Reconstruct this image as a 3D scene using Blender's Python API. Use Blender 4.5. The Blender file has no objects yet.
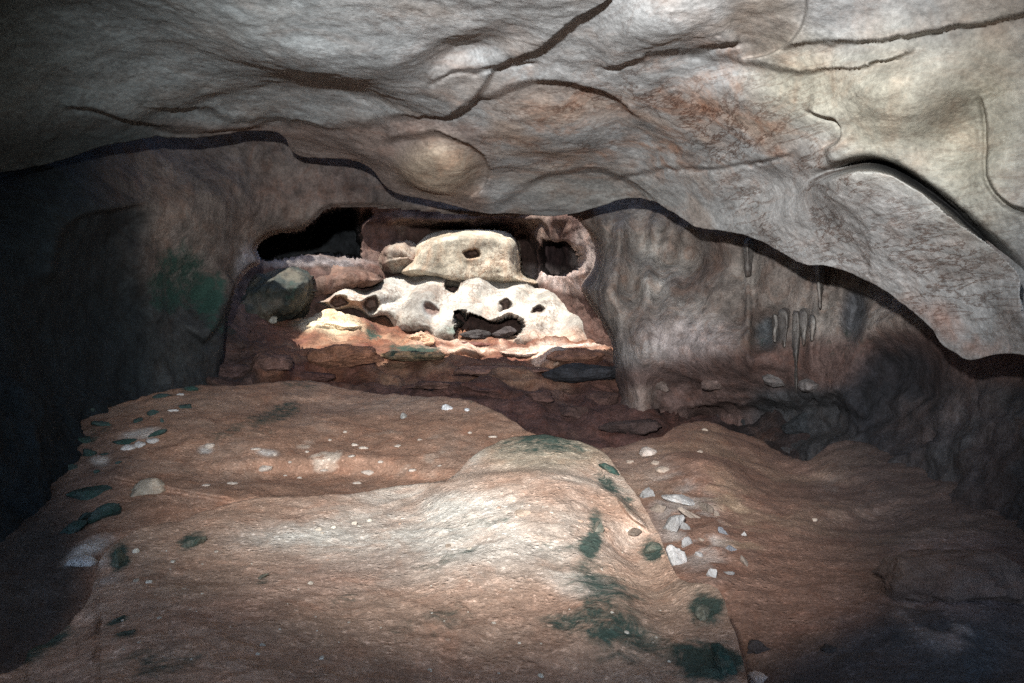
import bpy, math, random
import numpy as np
random.seed(7); RNG = np.random.default_rng(11)
sc = bpy.context.scene; COL = sc.collection
F, CX, CY, CZ = 796.0, 512.0, 341.5, 1.7

# ------------------------------------------------------------------ maths
def world(px, py, d):
    return np.stack([(px-CX)/F*d, d, CZ-(py-CY)/F*d], -1)
def _h(ix, iy, iz, s):
    n = (ix*374761393 + iy*668265263 + iz*2147483647 + s*1274126177) & 0xffffffff
    n = ((n ^ (n >> 13))*1274126177) & 0xffffffff
    n = ((n ^ (n >> 16))*2246822519) & 0xffffffff
    return ((n ^ (n >> 15)) & 0xffff)/32767.5-1
def noise(p, seed=0):
    i = np.floor(p).astype(np.int64); f = p-i; u = f*f*f*(f*(f*6-15)+10)
    r = 0
    for a in (0, 1):
        wa = u[..., 0] if a else 1-u[..., 0]
        for b in (0, 1):
            wb = u[..., 1] if b else 1-u[..., 1]
            for c in (0, 1):
                wc = u[..., 2] if c else 1-u[..., 2]
                r = r + wa*wb*wc*_h(i[..., 0]+a, i[..., 1]+b, i[..., 2]+c, seed)
    return r
def fbm(p, sc_, octs=4, seed=0, gain=.5, ridged=False):
    p = np.asarray(p)*np.asarray(sc_, float); r = 0; a = 1; t = 0
    for k in range(octs):
        n = noise(p*2.03**k+17.3*k, seed+k)
        if ridged: n = 1-2*np.abs(n)
        r = r+a*n; t += a; a *= gain
    return r/t
def tps(pts, reg=1e-4):
    P = np.array(pts, float); X = P[:, :2]/500; v = 1/P[:, 2]; n = len(P)
    def U(r2): return np.where(r2 > 1e-12, r2*np.log(np.maximum(r2, 1e-12)), 0)
    K = U(((X[:, None]-X[None])**2).sum(-1))+reg*np.eye(n)
    Q = np.hstack([np.ones((n, 1)), X]); A = np.block([[K, Q], [Q.T, np.zeros((3, 3))]])
    w = np.linalg.solve(A, np.concatenate([v, np.zeros(3)]))
    def f(px, py):
        s = np.shape(px); a = np.stack([np.ravel(px), np.ravel(py)], -1)/500
        out = np.zeros(len(a))
        for c in range(0, len(a), 40000):
            b = a[c:c+40000]
            out[c:c+40000] = U(((b[:, None]-X[None])**2).sum(-1))@w[:n]+w[n]+b@w[n+1:]
        return np.clip(1/np.maximum(out, .03), .9, 30).reshape(s)
    return f
def crom(pts, n=8, closed=False):
    P = np.array(pts, float); m = len(P); out = []
    for i in range(m if closed else m-1):
        if closed: a, b, c, d = P[i-1], P[i], P[(i+1) % m], P[(i+2) % m]
        else: a, b, c, d = P[max(i-1, 0)], P[i], P[i+1], P[min(i+2, m-1)]
        for t in np.arange(n)/n:
            out.append(.5*((2*b)+(c-a)*t+(2*a-5*b+4*c-d)*t*t+(3*b-a-3*c+d)*t**3))
    if not closed: out.append(P[-1])
    return np.array(out)
def polydist(px, py, P, closed=False):
    """distance, sign of cross, parameter 0-1 along the line"""
    best = np.full(np.shape(px), 1e9); sg = np.zeros(np.shape(px)); tt = np.zeros(np.shape(px))
    m = len(P); nseg = m if closed else m-1
    for i in range(nseg):
        a = P[i]; b = P[(i+1) % m]; e = b-a; L = e@e+1e-9
        t = np.clip(((px-a[0])*e[0]+(py-a[1])*e[1])/L, 0, 1)
        dx = px-a[0]-t*e[0]; dy = py-a[1]-t*e[1]; d = np.hypot(dx, dy)
        k = d < best
        best = np.where(k, d, best)
        sg = np.where(k, np.sign(e[0]*(py-a[1])-e[1]*(px-a[0])), sg); tt = np.where(k, (i+t)/nseg, tt)
    return best, sg, tt
def inside(px, py, P):
    r = np.zeros(np.shape(px), bool); m = len(P)
    for i in range(m):
        x0, y0 = P[i]; x1, y1 = P[(i+1) % m]
        if y0 == y1: continue
        k = ((y0 > py) != (y1 > py)) & (px < (x1-x0)*(py-y0)/(y1-y0)+x0)
        r ^= k
    return r
def sdist(px, py, P):            # positive inside
    """signed distance to a closed outline, evaluated only near it"""
    P = crom(P, 5, True); s = np.full(np.shape(px), -60.0)
    x0, y0 = P.min(0)-60; x1, y1 = P.max(0)+60
    k = (px > x0) & (px < x1) & (py > y0) & (py < y1)
    if k.any():
        d, _, _ = polydist(px[k], py[k], P, True)
        s[k] = np.where(inside(px[k], py[k], P), d, -d)
    return s
def sm(x, a, b):
    t = np.clip((x-a)/(b-a), 0, 1); return t*t*(3-2*t)
def blob(px, py, cx, cy, rx, ry, rot=0, soft=.6):
    c, s = math.cos(math.radians(rot)), math.sin(math.radians(rot))
    u = ((px-cx)*c+(py-cy)*s)/rx; v = (-(px-cx)*s+(py-cy)*c)/ry
    return 1-sm(np.hypot(u, v), 1-soft, 1+soft*.5)
def step(px, py, pts, amp, w, groove=0, gw=4, wob=0, soft=4.0):
    """rock layer ending along a line: the side above it (walking right) stands nearer"""
    P = crom(pts, 5); x0, y0 = P.min(0)-w*3; x1, y1 = P.max(0)+w*3
    out = np.zeros(np.shape(px)); k = (px > x0) & (px < x1) & (py > y0) & (py < y1)
    if not k.any(): return out
    X, Y = px[k], py[k]
    if wob: q = np.stack([X/19, Y/19, 0*X], -1); Y = Y+wob*noise(q, 3)+.5*wob*noise(q*3, 4)
    d, s, t = polydist(X, Y, P)
    ta = np.minimum(sm(t, 0, .12), 1-sm(t, .88, 1))
    sd = -s*d                                    # positive on the near side
    near = np.where(sd > 0, np.exp(-(sd/w)**1.3), 1-sm(-sd, 0, soft))
    far = np.where(sd < 0, np.exp(-(-sd-soft*.8)**2/(gw*gw))*(sd < 0), 0)
    out[k] = ta*(-amp*near+groove*far)
    return out
def rag(px, py, a=1.2):
    q = np.stack([px/6.5, py/6.5, 0*px], -1); return px+a*noise(q, 61)+a*.5*noise(q*2.3, 62), py+a*noise(q, 63)+a*.5*noise(q*2.3, 64)
def pit(px, py, pts, depth, soft=3):
    px, py = rag(px, py)
    return depth*sm(sdist(px, py, pts), -soft*.3, soft)
def oval(cx, cy, rx, ry, n=10, j=.1, seed=1):
    r = random.Random(seed)
    return [(cx+rx*math.cos(a)*(1+r.uniform(-j, j)), cy+ry*math.sin(a)*(1+r.uniform(-j, j))) for a in [2*math.pi*i/n for i in range(n)]]

# ------------------------------------------------------------------ materials
def rock_material(name, grain=9, bump=.35, strata=(1, 1, 1), vein=0, mottle=.45, rough=.9, moss=(.012, .033, .026), fleck=.0, bdist=.03, soil=False):
    m = bpy.data.materials.new(name); m.use_nodes = True; nt = m.node_tree; N, L = nt.nodes, nt.links
    bs = N['Principled BSDF']; bs.inputs['Roughness'].default_value = rough
    try: bs.inputs['Specular IOR Level'].default_value = .25
    except Exception: pass
    def nd(t, **k):
        n = N.new(t)
        for a, b in k.items(): setattr(n, a, b)
        return n
    def nz(scale, det=6, rg=.6, vec=None, dist=0):
        n = nd('ShaderNodeTexNoise'); n.inputs['Scale'].default_value = scale; n.inputs['Detail'].default_value = det
        n.inputs['Roughness'].default_value = rg; n.inputs['Distortion'].default_value = dist
        if vec is not None: L.new(vec, n.inputs['Vector'])
        return n.outputs['Fac']
    def mr(v, a, b, c, d):
        n = nd('ShaderNodeMapRange'); L.new(v, n.inputs[0])
        for i, x in enumerate((a, b, c, d)): n.inputs[i+1].default_value = x
        return n.outputs[0]
    def mt(op, a, b=None):
        n = nd('ShaderNodeMath', operation=op)
        for i, v in enumerate((a, b)):
            if v is None: continue
            if isinstance(v, (int, float)): n.inputs[i].default_value = v
            else: L.new(v, n.inputs[i])
        return n.outputs[0]
    def mix(f, a, b, bt='MIX'):
        n = nd('ShaderNodeMixRGB', blend_type=bt)
        for i, v in enumerate((f, a, b)):
            if isinstance(v, (int, float)): n.inputs[i].default_value = v
            elif isinstance(v, tuple): n.inputs[i].default_value = (*v, 1)
            else: L.new(v, n.inputs[i])
        return n.outputs[0]
    tc = nd('ShaderNodeTexCoord'); mp = nd('ShaderNodeMapping'); L.new(tc.outputs['Object'], mp.inputs[0]); mp.inputs['Scale'].default_value = strata
    V = mp.outputs[0]; O = tc.outputs['Object']
    at = nd('ShaderNodeAttribute', attribute_name='Col'); ax = nd('ShaderNodeAttribute', attribute_name='Aux')
    sp = nd('ShaderNodeSeparateColor'); L.new(ax.outputs['Color'], sp.inputs[0])
    big = nz(grain*.22, 7, .68, V, .3); mid = nz(grain, 9, .72, V, 0 if soil else .3); fine = nz(grain*7, 6, .7, O)
    c = at.outputs['Color']
    k = mt('MULTIPLY', mr(big, .3, .7, 1-mottle*.6, 1+mottle*.6), mr(mid, .3, .7, 1-mottle, 1+mottle))
    k = mt('MULTIPLY', k, mr(fine, .3, .7, .68, 1.32))
    cb = nd('ShaderNodeCombineColor'); [L.new(k, cb.inputs[i]) for i in range(3)]
    c = mix(1, c, cb.outputs[0], 'MULTIPLY')
    # warm iron staining
    st = mr(nz(grain*.5, 8, .7, V, 1.2), .48, .68, 0, 1)
    c = mix(mt('MULTIPLY', st, sp.outputs[2]), c, mix(1, c, (.95, .55, .36), 'MULTIPLY'))
    if vein:
        vm = nd('ShaderNodeMapping'); L.new(O, vm.inputs[0]); vm.inputs['Scale'].default_value = (.55, .5, 3.2) if name.startswith('ceil') else (1, 1, 1); vm.inputs['Rotation'].default_value = (0, .25, 0)
        vz = nz(grain*.8, 10, .7, vm.outputs[0], .35)
        vv = mr(mt('ABSOLUTE', mt('SUBTRACT', vz, .5)), 0, .03, 1, 0)
        vk = mr(nz(grain*.3, 5, .6, O), .38, .56, 0, 1)
        f = mt('MULTIPLY', mt('MULTIPLY', vv, vk), mt('MULTIPLY', sp.outputs[0], vein))
        c = mix(f, c, mix(1, c, (.34, .22, .17), 'MULTIPLY'))
    if fleck:
        fl = mr(nz(grain*5, 3, .5, O), .60, .64, 0, fleck)
        c = mix(fl, c, mix(1, c, (2.1, 2.2, 2.3), 'MULTIPLY'))
    # moss with a ragged edge
    mm = mt('ADD', sp.outputs[1], mt('MULTIPLY', mt('SUBTRACT', nz(grain*1.3, 9, .72, O, .5), .5), 2.0))
    mo = nd('ShaderNodeValToRGB'); mo.color_ramp.elements[0].position = .3; mo.color_ramp.elements[1].position = .78; L.new(mm, mo.inputs[0])
    mf = mt('MULTIPLY', mo.outputs[0], mr(sp.outputs[1], .05, .3, 0, 1))
    c = mix(mt('MULTIPLY', mf, .92), c, mix(mr(fine, .3, .7, 0, 1), moss, tuple(x*1.9 for x in moss)))
    L.new(c, bs.inputs['Base Color'])
    h = mt('ADD', mt('MULTIPLY', mid, .6 if soil else 1.0), mt('MULTIPLY', fine, .8 if soil else .3))
    h = mt('ADD', h, mt('MULTIPLY', nz(grain*22, 4, .7, O), .35 if soil else .14))
    h = mt('ADD', h, mt('MULTIPLY', nz(grain*2.6, 8, .72, V, 0), .45))
    if vein: h = mt('SUBTRACT', h, mt('MULTIPLY', f, .12))
    if soil:
        vo = nd('ShaderNodeTexVoronoi'); vo.inputs['Scale'].default_value = 34; L.new(O, vo.inputs['Vector'])
        v2 = nd('ShaderNodeTexVoronoi'); v2.inputs['Scale'].default_value = 90; L.new(O, v2.inputs['Vector'])
        gk = mr(nz(7, 5, .6, O), .42, .62, 0, 1)
        h = mt('ADD', h, mt('MULTIPLY', mr(vo.outputs['Distance'], 0, .42, 1, 0), mt('MULTIPLY', gk, 1.1)))
        h = mt('ADD', h, mt('MULTIPLY', mr(v2.outputs['Distance'], 0, .45, .45, 0), gk))
    b = nd('ShaderNodeBump'); b.inputs['Strength'].default_value = bump; b.inputs['Distance'].default_value = bdist
    L.new(h, b.inputs['Height']); L.new(b.outputs[0], bs.inputs['Normal'])
    return m
MAT_CEIL = rock_material('ceiling_limestone', 5, .42, (.8, .8, 1.3), vein=1, mottle=.34, bdist=.024)
MAT_WALL = rock_material('wall_limestone', 7, .75, (1, 1, .9), vein=.5, mottle=.62, bdist=.045)
MAT_SOIL = rock_material('cave_earth', 9, .55, (1, 1, 1), mottle=.34, fleck=.45, bdist=.02, soil=True)
MAT_RED = rock_material('red_rubble_earth', 6, .9, (1, 1, 1), mottle=.55, fleck=.2, bdist=.07)
MAT_FLOW = rock_material('flowstone', 5, .5, (1, 1, .5), vein=.8, mottle=.3, bdist=.04, rough=.75)
MAT_STONE = rock_material('loose_stone', 16, .8, (1, 1, 1), mottle=.35, bdist=.02)

# ------------------------------------------------------------------ mesh helpers
def link(name, V, Fa, mat, col, aux, props, parent=None, origin=None, smooth=True):
    V = np.asarray(V, float)
    if origin is None: origin = (0, 0, 0)
    me = bpy.data.meshes.new(name); V = V-np.array(origin)
    Fa = np.asarray(Fa)
    if Fa.ndim == 2:
        n, k = Fa.shape
        me.vertices.add(len(V)); me.vertices.foreach_set('co', V.ravel())
        me.loops.add(n*k); me.loops.foreach_set('vertex_index', Fa.ravel().astype(np.int32))
        me.polygons.add(n); me.polygons.foreach_set('loop_start', (np.arange(n)*k).astype(np.int32))
        me.polygons.foreach_set('loop_total', np.full(n, k, np.int32)); me.update(calc_edges=True); me.validate()
    for an, dat in (('Col', col), ('Aux', aux)):
        a = me.color_attributes.new(an, 'FLOAT_COLOR', 'POINT')
        d = np.ones((len(V), 4)); d[:, :3] = dat; a.data.foreach_set('color', d.ravel())
    me.polygons.foreach_set('use_smooth', np.full(len(me.polygons), smooth)); me.materials.append(mat)
    o = bpy.data.objects.new(name, me); COL.objects.link(o); o.location = origin
    for k, v in props.items(): o[k] = v
    if parent is not None: o.parent = parent
    return o
def gridfaces(nr, nc, keep=None):
    i = np.arange(nr*nc).reshape(nr, nc)
    q = np.stack([i[:-1, :-1], i[1:, :-1], i[1:, 1:], i[:-1, 1:]], -1).reshape(-1, 4)
    if keep is not None:
        k = keep.ravel(); q = q[k[q].all(1)]
    return q
def blur(A, k):
    for ax in (0, 1):
        kk = min(k, A.shape[ax]//4)
        if kk < 1: continue
        P = np.concatenate([np.repeat(np.take(A, [0], ax), kk+1, ax), A, np.repeat(np.take(A, [-1], ax), kk, ax)], ax)
        c = np.cumsum(P, ax); n = A.shape[ax]
        A = (np.take(c, range(2*kk+1, 2*kk+1+n), ax)-np.take(c, range(0, n), ax))/(2*kk+1)
    return A
def normals(W, k=9):
    if k: W = blur(blur(W, k), k)
    a = np.gradient(W, axis=0); b = np.gradient(W, axis=1); n = np.cross(a, b)
    n /= np.linalg.norm(n, axis=-1, keepdims=True)+1e-9
    v = W-np.array([0, 0, CZ]); s = np.sign((n*v).sum(-1, keepdims=True)); s[s == 0] = 1
    return -n*s                                   # towards the viewer side
def compact(V, Fa, *arrs):
    u, inv = np.unique(Fa, return_inverse=True)
    return (V[u], inv.reshape(Fa.shape), *[a[u] for a in arrs])
def colmix(base, items):
    c = np.ones(items[0][0].shape+(3,))*np.array(base) if items else None
    for w, k in items: c = c*(1-w[..., None])+np.array(k)*w[..., None]
    return c
PROJ = {}
def on(depth):
    def f(x, y):
        P = PROJ[depth]; k = np.argsort((P[:, 0]-x[0])**2+(P[:, 1]-y[0])**2)[:3] if 0 else np.argmin((P[:, 0]-x[0])**2+(P[:, 1]-y[0])**2)
        return np.array([P[k, 2]])
    return f
def surface(name, PX, PY, depth, mat, colf, disp, props, wrap=None, keep=None, nbase=None):
    """a rock surface; wrap = list of (back, up) metres continuing past the last row"""
    D = depth(PX, PY); W = world(PX, PY, D)
    n = normals(world(PX, PY, nbase(PX, PY)), 0) if nbase else normals(W)
    W = W+n*disp(W, PX, PY)[..., None]
    C, A = colf(PX, PY, W)
    q = W.reshape(-1, 3); PROJ[depth] = np.stack([CX+q[:, 0]/q[:, 1]*F, CY-(q[:, 2]-CZ)/q[:, 1]*F, q[:, 1]], -1)
    if wrap:
        ex = []
        for bk, up in wrap:
            w = W[-1].copy(); r = w-np.array([0, 0, CZ]); r[:, 2] = 0; r /= np.linalg.norm(r, axis=-1, keepdims=True)
            w = w+r*bk; w[:, 2] += up; w += (noise(w*1.7, 5)*.08*min(1, bk*3))[:, None]; ex.append(w)
        W = np.concatenate([W, np.array(ex)]); k = len(wrap)
        C = np.concatenate([C, np.repeat(C[-1:], k, 0)]); A = np.concatenate([A, np.repeat(A[-1:], k, 0)])
        if keep is not None: keep = np.concatenate([keep, np.repeat(keep[-1:], k, 0)])
    nr, nc = W.shape[:2]; fa = gridfaces(nr, nc, keep)
    V, fa, c, a = compact(W.reshape(-1, 3), fa, C.reshape(-1, 3), A.reshape(-1, 3))
    org = (float(V[:, 0].mean()), float(V[:, 1].mean()), float(V[:, 2].min())) if 'kind' not in props else None
    return link(name, V, fa, mat, c, a, props, origin=org)
def rows_to_curve(x0, x1, stepx, yfar, curve, n, power=1.0, fine=0):
    """grid whose rows slide from yfar (scalar) to an edge curve given as px->py points"""
    P = crom(curve, 6); k = np.argsort(P[:, 0], kind='stable'); X = np.arange(x0, x1+.1, stepx)
    if fine: X = np.concatenate([np.arange(x0, -30, 6), np.arange(-30, 1054, fine), np.arange(1054, x1, 6)])
    E = np.interp(X, P[k, 0], P[k, 1])
    t = (np.linspace(0, 1, n)**power)[:, None]
    PX = np.broadcast_to(X, (n, len(X))).copy(); PY = yfar+(E[None]-yfar)*t
    return PX, PY, E
def S(**k): return dict(kind='structure', **k)

# ================================================================== CEILING
ceil_d = tps([(512, -420, 2.0), (0, -420, 2.1), (1024, -420, 1.8), (512, 0, 4.2), (512, 100, 6.1), (512, 205, 8.6), (250, 0, 4.4), (0, 0, 4.3), (0, 130, 5.3), (0, 165, 5.6),
 (150, 60, 5.4), (250, 125, 7.4), (150, 130, 6.6), (350, 160, 8.2), (1024, 0, 3.6), (1024, 150, 3.95), (1024, 340, 4.1), (860, 180, 4.7), (930, 335, 4.9), (786, 258, 6.0),
 (700, 222, 7.0), (620, 205, 8.0), (770, 100, 4.9), (800, 0, 3.9), (640, 120, 6.1), (-300, -100, 3.3), (-300, 200, 3.6), (1300, 0, 2.8), (1300, 380, 2.9), (420, 204, 8.5)])
LIP = [(-400, 185), (-150, 178), (0, 168), (60, 158), (100, 146), (150, 138), (200, 133), (250, 129), (276, 131), (286, 138), (291, 150), (302, 157), (325, 158), (350, 162), (367, 170), (378, 181), (390, 193),
 (405, 200), (422, 203), (455, 206), (484, 208), (510, 209), (533, 211), (552, 213), (575, 210), (600, 206), (625, 202), (645, 203), (665, 211), (690, 222), (715, 230), (745, 237), (762, 244), (786, 258), (805, 265), (824, 267), (845, 276), (865, 287),
 (890, 302), (912, 318), (926, 331), (936, 345), (948, 355), (962, 362), (985, 357), (1010, 358), (1030, 368), (1120, 390), (1400, 410)]
FLAP = [(1120, 420), (1060, 380), (1030, 342), (1014, 318), (1007, 300), (1008, 284), (1000, 266), (985, 247), (960, 222), (935, 199), (912, 181), (892, 170), (868, 167), (838, 174), (800, 188)]
def ceil_depth(px, py):
    d = ceil_d(px, py)
    st = lambda *a, **k: step(px, py, *a, **k)
    d = d+st([(130, 98), (165, 108), (200, 113), (250, 118), (310, 121), (375, 122), (440, 116), (468, 103), (490, 80), (512, 62), (537, 52), (567, 25), (602, 2), (640, -40)], .11, 90, .07, 26, wob=2.5)
    d = d+st([(440, 118), (470, 98), (512, 87), (545, 81), (575, 84), (600, 93), (622, 107), (640, 120)], .12, 50, .12, 24, wob=1.2)
    d = d+st([(380, 137), (400, 135), (435, 132), (462, 138), (480, 148), (488, 160), (489, 178), (480, 190), (468, 196)], .12, 40, .14, 18, wob=1)
    d = d+st([(490, 200), (515, 188), (542, 175), (565, 171), (587, 171), (612, 178), (637, 193), (662, 212)], .12, 40, .1, 16, wob=1)
    d = d+st([(770, 55), (812, 48), (862, 42), (912, 32), (962, 20), (1012, 8), (1100, -20)], .07, 45, .06, 18, wob=2)
    d = d+st([(690, 66), (732, 69), (792, 74), (832, 70), (862, 65), (892, 54), (920, 42)], .06, 40, .05, 16, wob=2)
    d = d+st([(600, 70), (625, 66), (662, 63), (692, 62), (715, 58), (740, 48)], .12, 22, .05, 4, wob=3)
    d = d+st([(735, 68), (765, 58), (788, 45), (800, 25), (803, 0), (795, -40)], -.12, 40, .0, 5)
    d = d+st(FLAP, .42, 190, .4, 6, soft=6)
    d = d+st([(800, 112), (817, 117), (832, 120), (840, 130), (838, 143), (822, 152)], .1, 20, .03, 3)
    d = d+st([(610, 182), (632, 178), (662, 173), (702, 170), (752, 162), (800, 150)], .06, 20, .04, 3, wob=3)
    d = d+st([(985, 90), (992, 115), (994, 145), (996, 175), (1012, 200), (1050, 215)], .14, 30, .05, 4, wob=2)
    d = d+st([(425, 82), (450, 75), (500, 72), (540, 64)], .07, 14, .03, 3, wob=2)
    d = d+st([(60, 105), (110, 112), (160, 128), (230, 126), (270, 122)], .12, 25, .05, 4, wob=2)
    d = d-.22*blob(px, py, 540, 125, 75, 45, 10, .9)-.25*blob(px, py, 660, 35, 60, 40, -10, .9)-.3*blob(px, py, 440, 165, 45, 30, 20, .9)
    d = d+.22*blob(px, py, 770, 190, 50, 26, -25, .9)+.2*blob(px, py, 965, 130, 45, 60, 20, .9)
    d = d-.25*blob(px, py, 330, 60, 120, 30, 5, .9)-.2*blob(px, py, 720, 110, 90, 30, 5, .9)+.2*blob(px, py, 470, 50, 60, 18, -20, .9)-.15*blob(px, py, 900, 90, 70, 40, 0, .9)
    return d
def ceil_disp(W, px, py):
    far = sm(W[..., 1], 3, 9)
    r = .125*fbm(W, (.8, .8, 1.6), 2, 1)+.016*fbm(W, (2.4, 2.4, 5), 4, 5)+.008*fbm(W, (9, 9, 16), 4, 9)
    rg = fbm(W+.3*fbm(W, 1.5, 2, 40)[..., None], (1.6, 1.6, 7), 4, 21, ridged=True)
    return 1.0*r+.007*rg*(.6+.6*far)+.003*fbm(W, (14, 14, 60), 3, 29)
def ceil_col(px, py, W):
    n1 = fbm(W, .9, 3, 50); n2 = fbm(W, 2.3, 4, 60)
    c = np.ones(px.shape+(3,))*np.array((.27, .272, .27))
    def mixc(w, k):
        nonlocal c; w = np.clip(w, 0, 1)[..., None]; c = c*(1-w)+np.array(k)*w
    mixc(sm(n2, -.1, .5)*.6, (.24, .19, .155))
    for b in ((560, 135, 100, 45, 0), (700, 140, 130, 50, 5), (660, 35, 90, 35, 0), (430, 165, 45, 32, 0)): mixc(blob(px, py, *b, .8)*sm(n1+n2, -.5, .5)*.75, (.34, .245, .185))
    for b in ((880, 110, 60, 90, 20), (980, 130, 80, 130, 10), (800, 90, 60, 50, 0)): mixc(blob(px, py, *b, .8)*.8, (.34, .315, .245))
    mixc(blob(px, py, 860, 235, 150, 75, 25, .5)*.8, (.35, .34, .33))
    mixc(blob(px, py, 350, 60, 200, 50, 0, .9)*.35, (.31, .32, .33))
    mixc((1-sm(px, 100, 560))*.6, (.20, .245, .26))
    mixc(blob(px, py, 590, 190, 90, 22, 10, .6)*.7, (.24, .235, .22))
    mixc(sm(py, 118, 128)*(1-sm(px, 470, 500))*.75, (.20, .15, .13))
    mixc(blob(px, py, 440, 168, 45, 34, 0, .6)*.75, (.34, .28, .21))
    mixc(blob(px, py, 960, 335, 70, 22, 20, .6)*sm(n2, -.2, .2)*.8, (.30, .18, .14))
    mixc(blob(px, py, 765, 30, 42, 42, 0, .5)*.6, (.25, .21, .17))
    cd, cs, ct = polydist(px, py, crom(FLAP, 4)); mixc((cs > 0)*np.exp(-((cd-5.5)/4.2)**4)*np.minimum(sm(ct, .1, .3), 1-sm(ct, .8, .95)), (.015, .015, .015))  # black line painted along the flap edge in place of a shadow
    mixc(1-sm(px+.5*py, -40, 330), (.07, .10, .11)); mixc((1-sm(px, 120, 260))*sm(py, 95, 140), (.045, .06, .065))  # lamp falloff at the upper left painted into the colour
    A = np.zeros(px.shape+(3,)); A[..., 0] = .35+.65*np.clip(blob(px, py, 860, 235, 170, 80, 25, .4)+blob(px, py, 650, 130, 160, 60, 0, .7), 0, 1)
    A[..., 2] = .25+.6*blob(px, py, 640, 130, 200, 70, 0, .8)+.3*blob(px, py, 680, 62, 70, 12)
    A[..., 1] = .5*blob(px, py, 1020, 290, 14, 10)
    return c, A
PX, PY, E = rows_to_curve(-400, 1400, 2.5, -420, LIP, 440, .66, 1.6)
WRAPUP = [(.02, .0), (.07, .03), (.16, .1), (.3, .28), (.5, .6), (.7, 1.1), (1.0, 1.8)]
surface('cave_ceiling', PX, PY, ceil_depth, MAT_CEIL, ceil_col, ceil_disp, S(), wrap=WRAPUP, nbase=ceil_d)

# ================================================================== WALLS of the near cave
wall_d = tps([(-300, 250, 3.9), (-300, 500, 3.2), (0, 200, 6.0), (0, 120, 6.6), (60, 230, 6.2), (0, 400, 5.2), (0, 520, 4.6), (150, 120, 8.2), (150, 300, 7.6), (250, 130, 9.0), (250, 250, 8.9), (350, 180, 9.6), (230, 330, 8.6), (100, 390, 6.9),
 (500, 190, 10.2), (420, 180, 10.0), (600, 200, 9.8), (600, 350, 9.0), (640, 385, 8.7), (700, 300, 8.4), (700, 200, 8.9), (790, 350, 7.5), (790, 240, 7.7), (870, 290, 6.8), (900, 340, 6.05), (900, 450, 5.8), (1000, 420, 4.9), (1000, 320, 5.2), (1024, 520, 4.2), (1300, 400, 3.2),
 (700, 430, 8.8), (800, 450, 7.4)])
OPEN = [(335, 206), (322, 210), (313, 219), (300, 229), (278, 232), (263, 239), (256, 249), (260, 262), (250, 268), (238, 283), (230, 305), (226, 345), (240, 420), (420, 470), (600, 420), (612, 372), (613, 350), (609, 333), (600, 317), (590, 302), (584, 288), (592, 276), (598, 262), (596, 245), (588, 229), (577, 217), (562, 212), (520, 214), (480, 213), (440, 211), (400, 208), (365, 206)]
def wall_open(px, py): return sdist(px, py, OPEN)
def wall_depth(px, py):
    d = wall_d(px, py); o = wall_open(px, py)
    d = d+(.3*noise(np.stack([px/48, py/200, 0*px], -1), 91)+.15*noise(np.stack([px/17, py/60, 0*px], -1), 92))*(1-sm(py, 240, 330))*sm(px, 600, 700)
    d = d+(.1+1.5*sm(py, 222, 245))*sm(o, -3.5, 1.5)+(.35*sm(py, 215, 240)-.4*(1-sm(py, 205, 240))*sm(px, 380, 420)*(1-sm(px, 560, 600)))*np.exp(-np.maximum(-o, 0)/14)          # the rock rounds away into the opening
    d = d-.28*np.exp(-((np.maximum(-o, 0)-22)/14)**2)*sm(px, 480, 540)
    st = lambda *a, **k: step(px, py, *a, **k)
    d = d+pit(px, py, [(50, 275), (52, 250), (56, 232), (75, 218), (105, 208), (135, 206), (148, 220), (147, 250), (155, 290), (150, 320), (110, 350), (60, 340), (48, 310)], .35, 45)
    d = d+st([(55, 285), (51, 262), (54, 238), (68, 222), (90, 213), (120, 207), (150, 200)], .16, 20)
    d = d+st([(200, 345), (215, 325), (228, 300), (240, 285)], .3, 20, .1)
    d = d+pit(px, py, [(865, 340), (890, 330), (925, 335), (950, 365), (965, 400), (940, 440), (890, 450), (850, 440), (862, 400), (855, 370)], .6, 40)
    d = d+pit(px, py, [(800, 400), (850, 395), (860, 430), (820, 445), (700, 440), (690, 410), (740, 398)], .5, 14)
    d = d+pit(px, py, [(843, 285), (858, 288), (868, 305), (862, 335), (848, 345), (840, 320)], .3, 14)
    d = d+pit(px, py, oval(768, 330, 16, 22, seed=3), .3, 16)+pit(px, py, oval(755, 345, 12, 12, seed=4), .2, 10)
    # hanging folds beside the opening
    for x0, x1, x2, a, w in ((600, 612, 600, .22, 6), (622, 608, 622, .18, 7), (660, 640, 648, .18, 9), (690, 672, 660, .15, 9), (820, 817, 812, .12, 5), (747, 746, 752, .12, 4)):
        t = (py-215)/150.; xc = x0*(1-t)**2+2*x1*t*(1-t)+x2*t*t
        d = d-a*np.exp(-((px-xc)/w)**2)*sm(py, 205, 230)*(1-sm(py, 345, 395))
    d = d-.35*blob(px, py, 690, 345, 70, 40, 10, .9)-.3*blob(px, py, 745, 360, 60, 30, 0, .9)+.35*blob(px, py, 690, 260, 60, 22, 10, .9)
    d = d-.3*blob(px, py, 200, 200, 50, 40, 0, .9)+.3*blob(px, py, 190, 290, 25, 30, 20, .9)
    return d
def wall_disp(W, px, py):
    rg = fbm(W+.35*fbm(W, 1.2, 2, 90)[..., None], (1.6, 1.6, 1.3), 5, 71, ridged=True)
    low = sm(py, 370, 410)
    return .12*fbm(W, .8, 3, 80)+(.025+.11*low)*rg+.02*fbm(W, 5, 4, 84)*(1+2*low)
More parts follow.
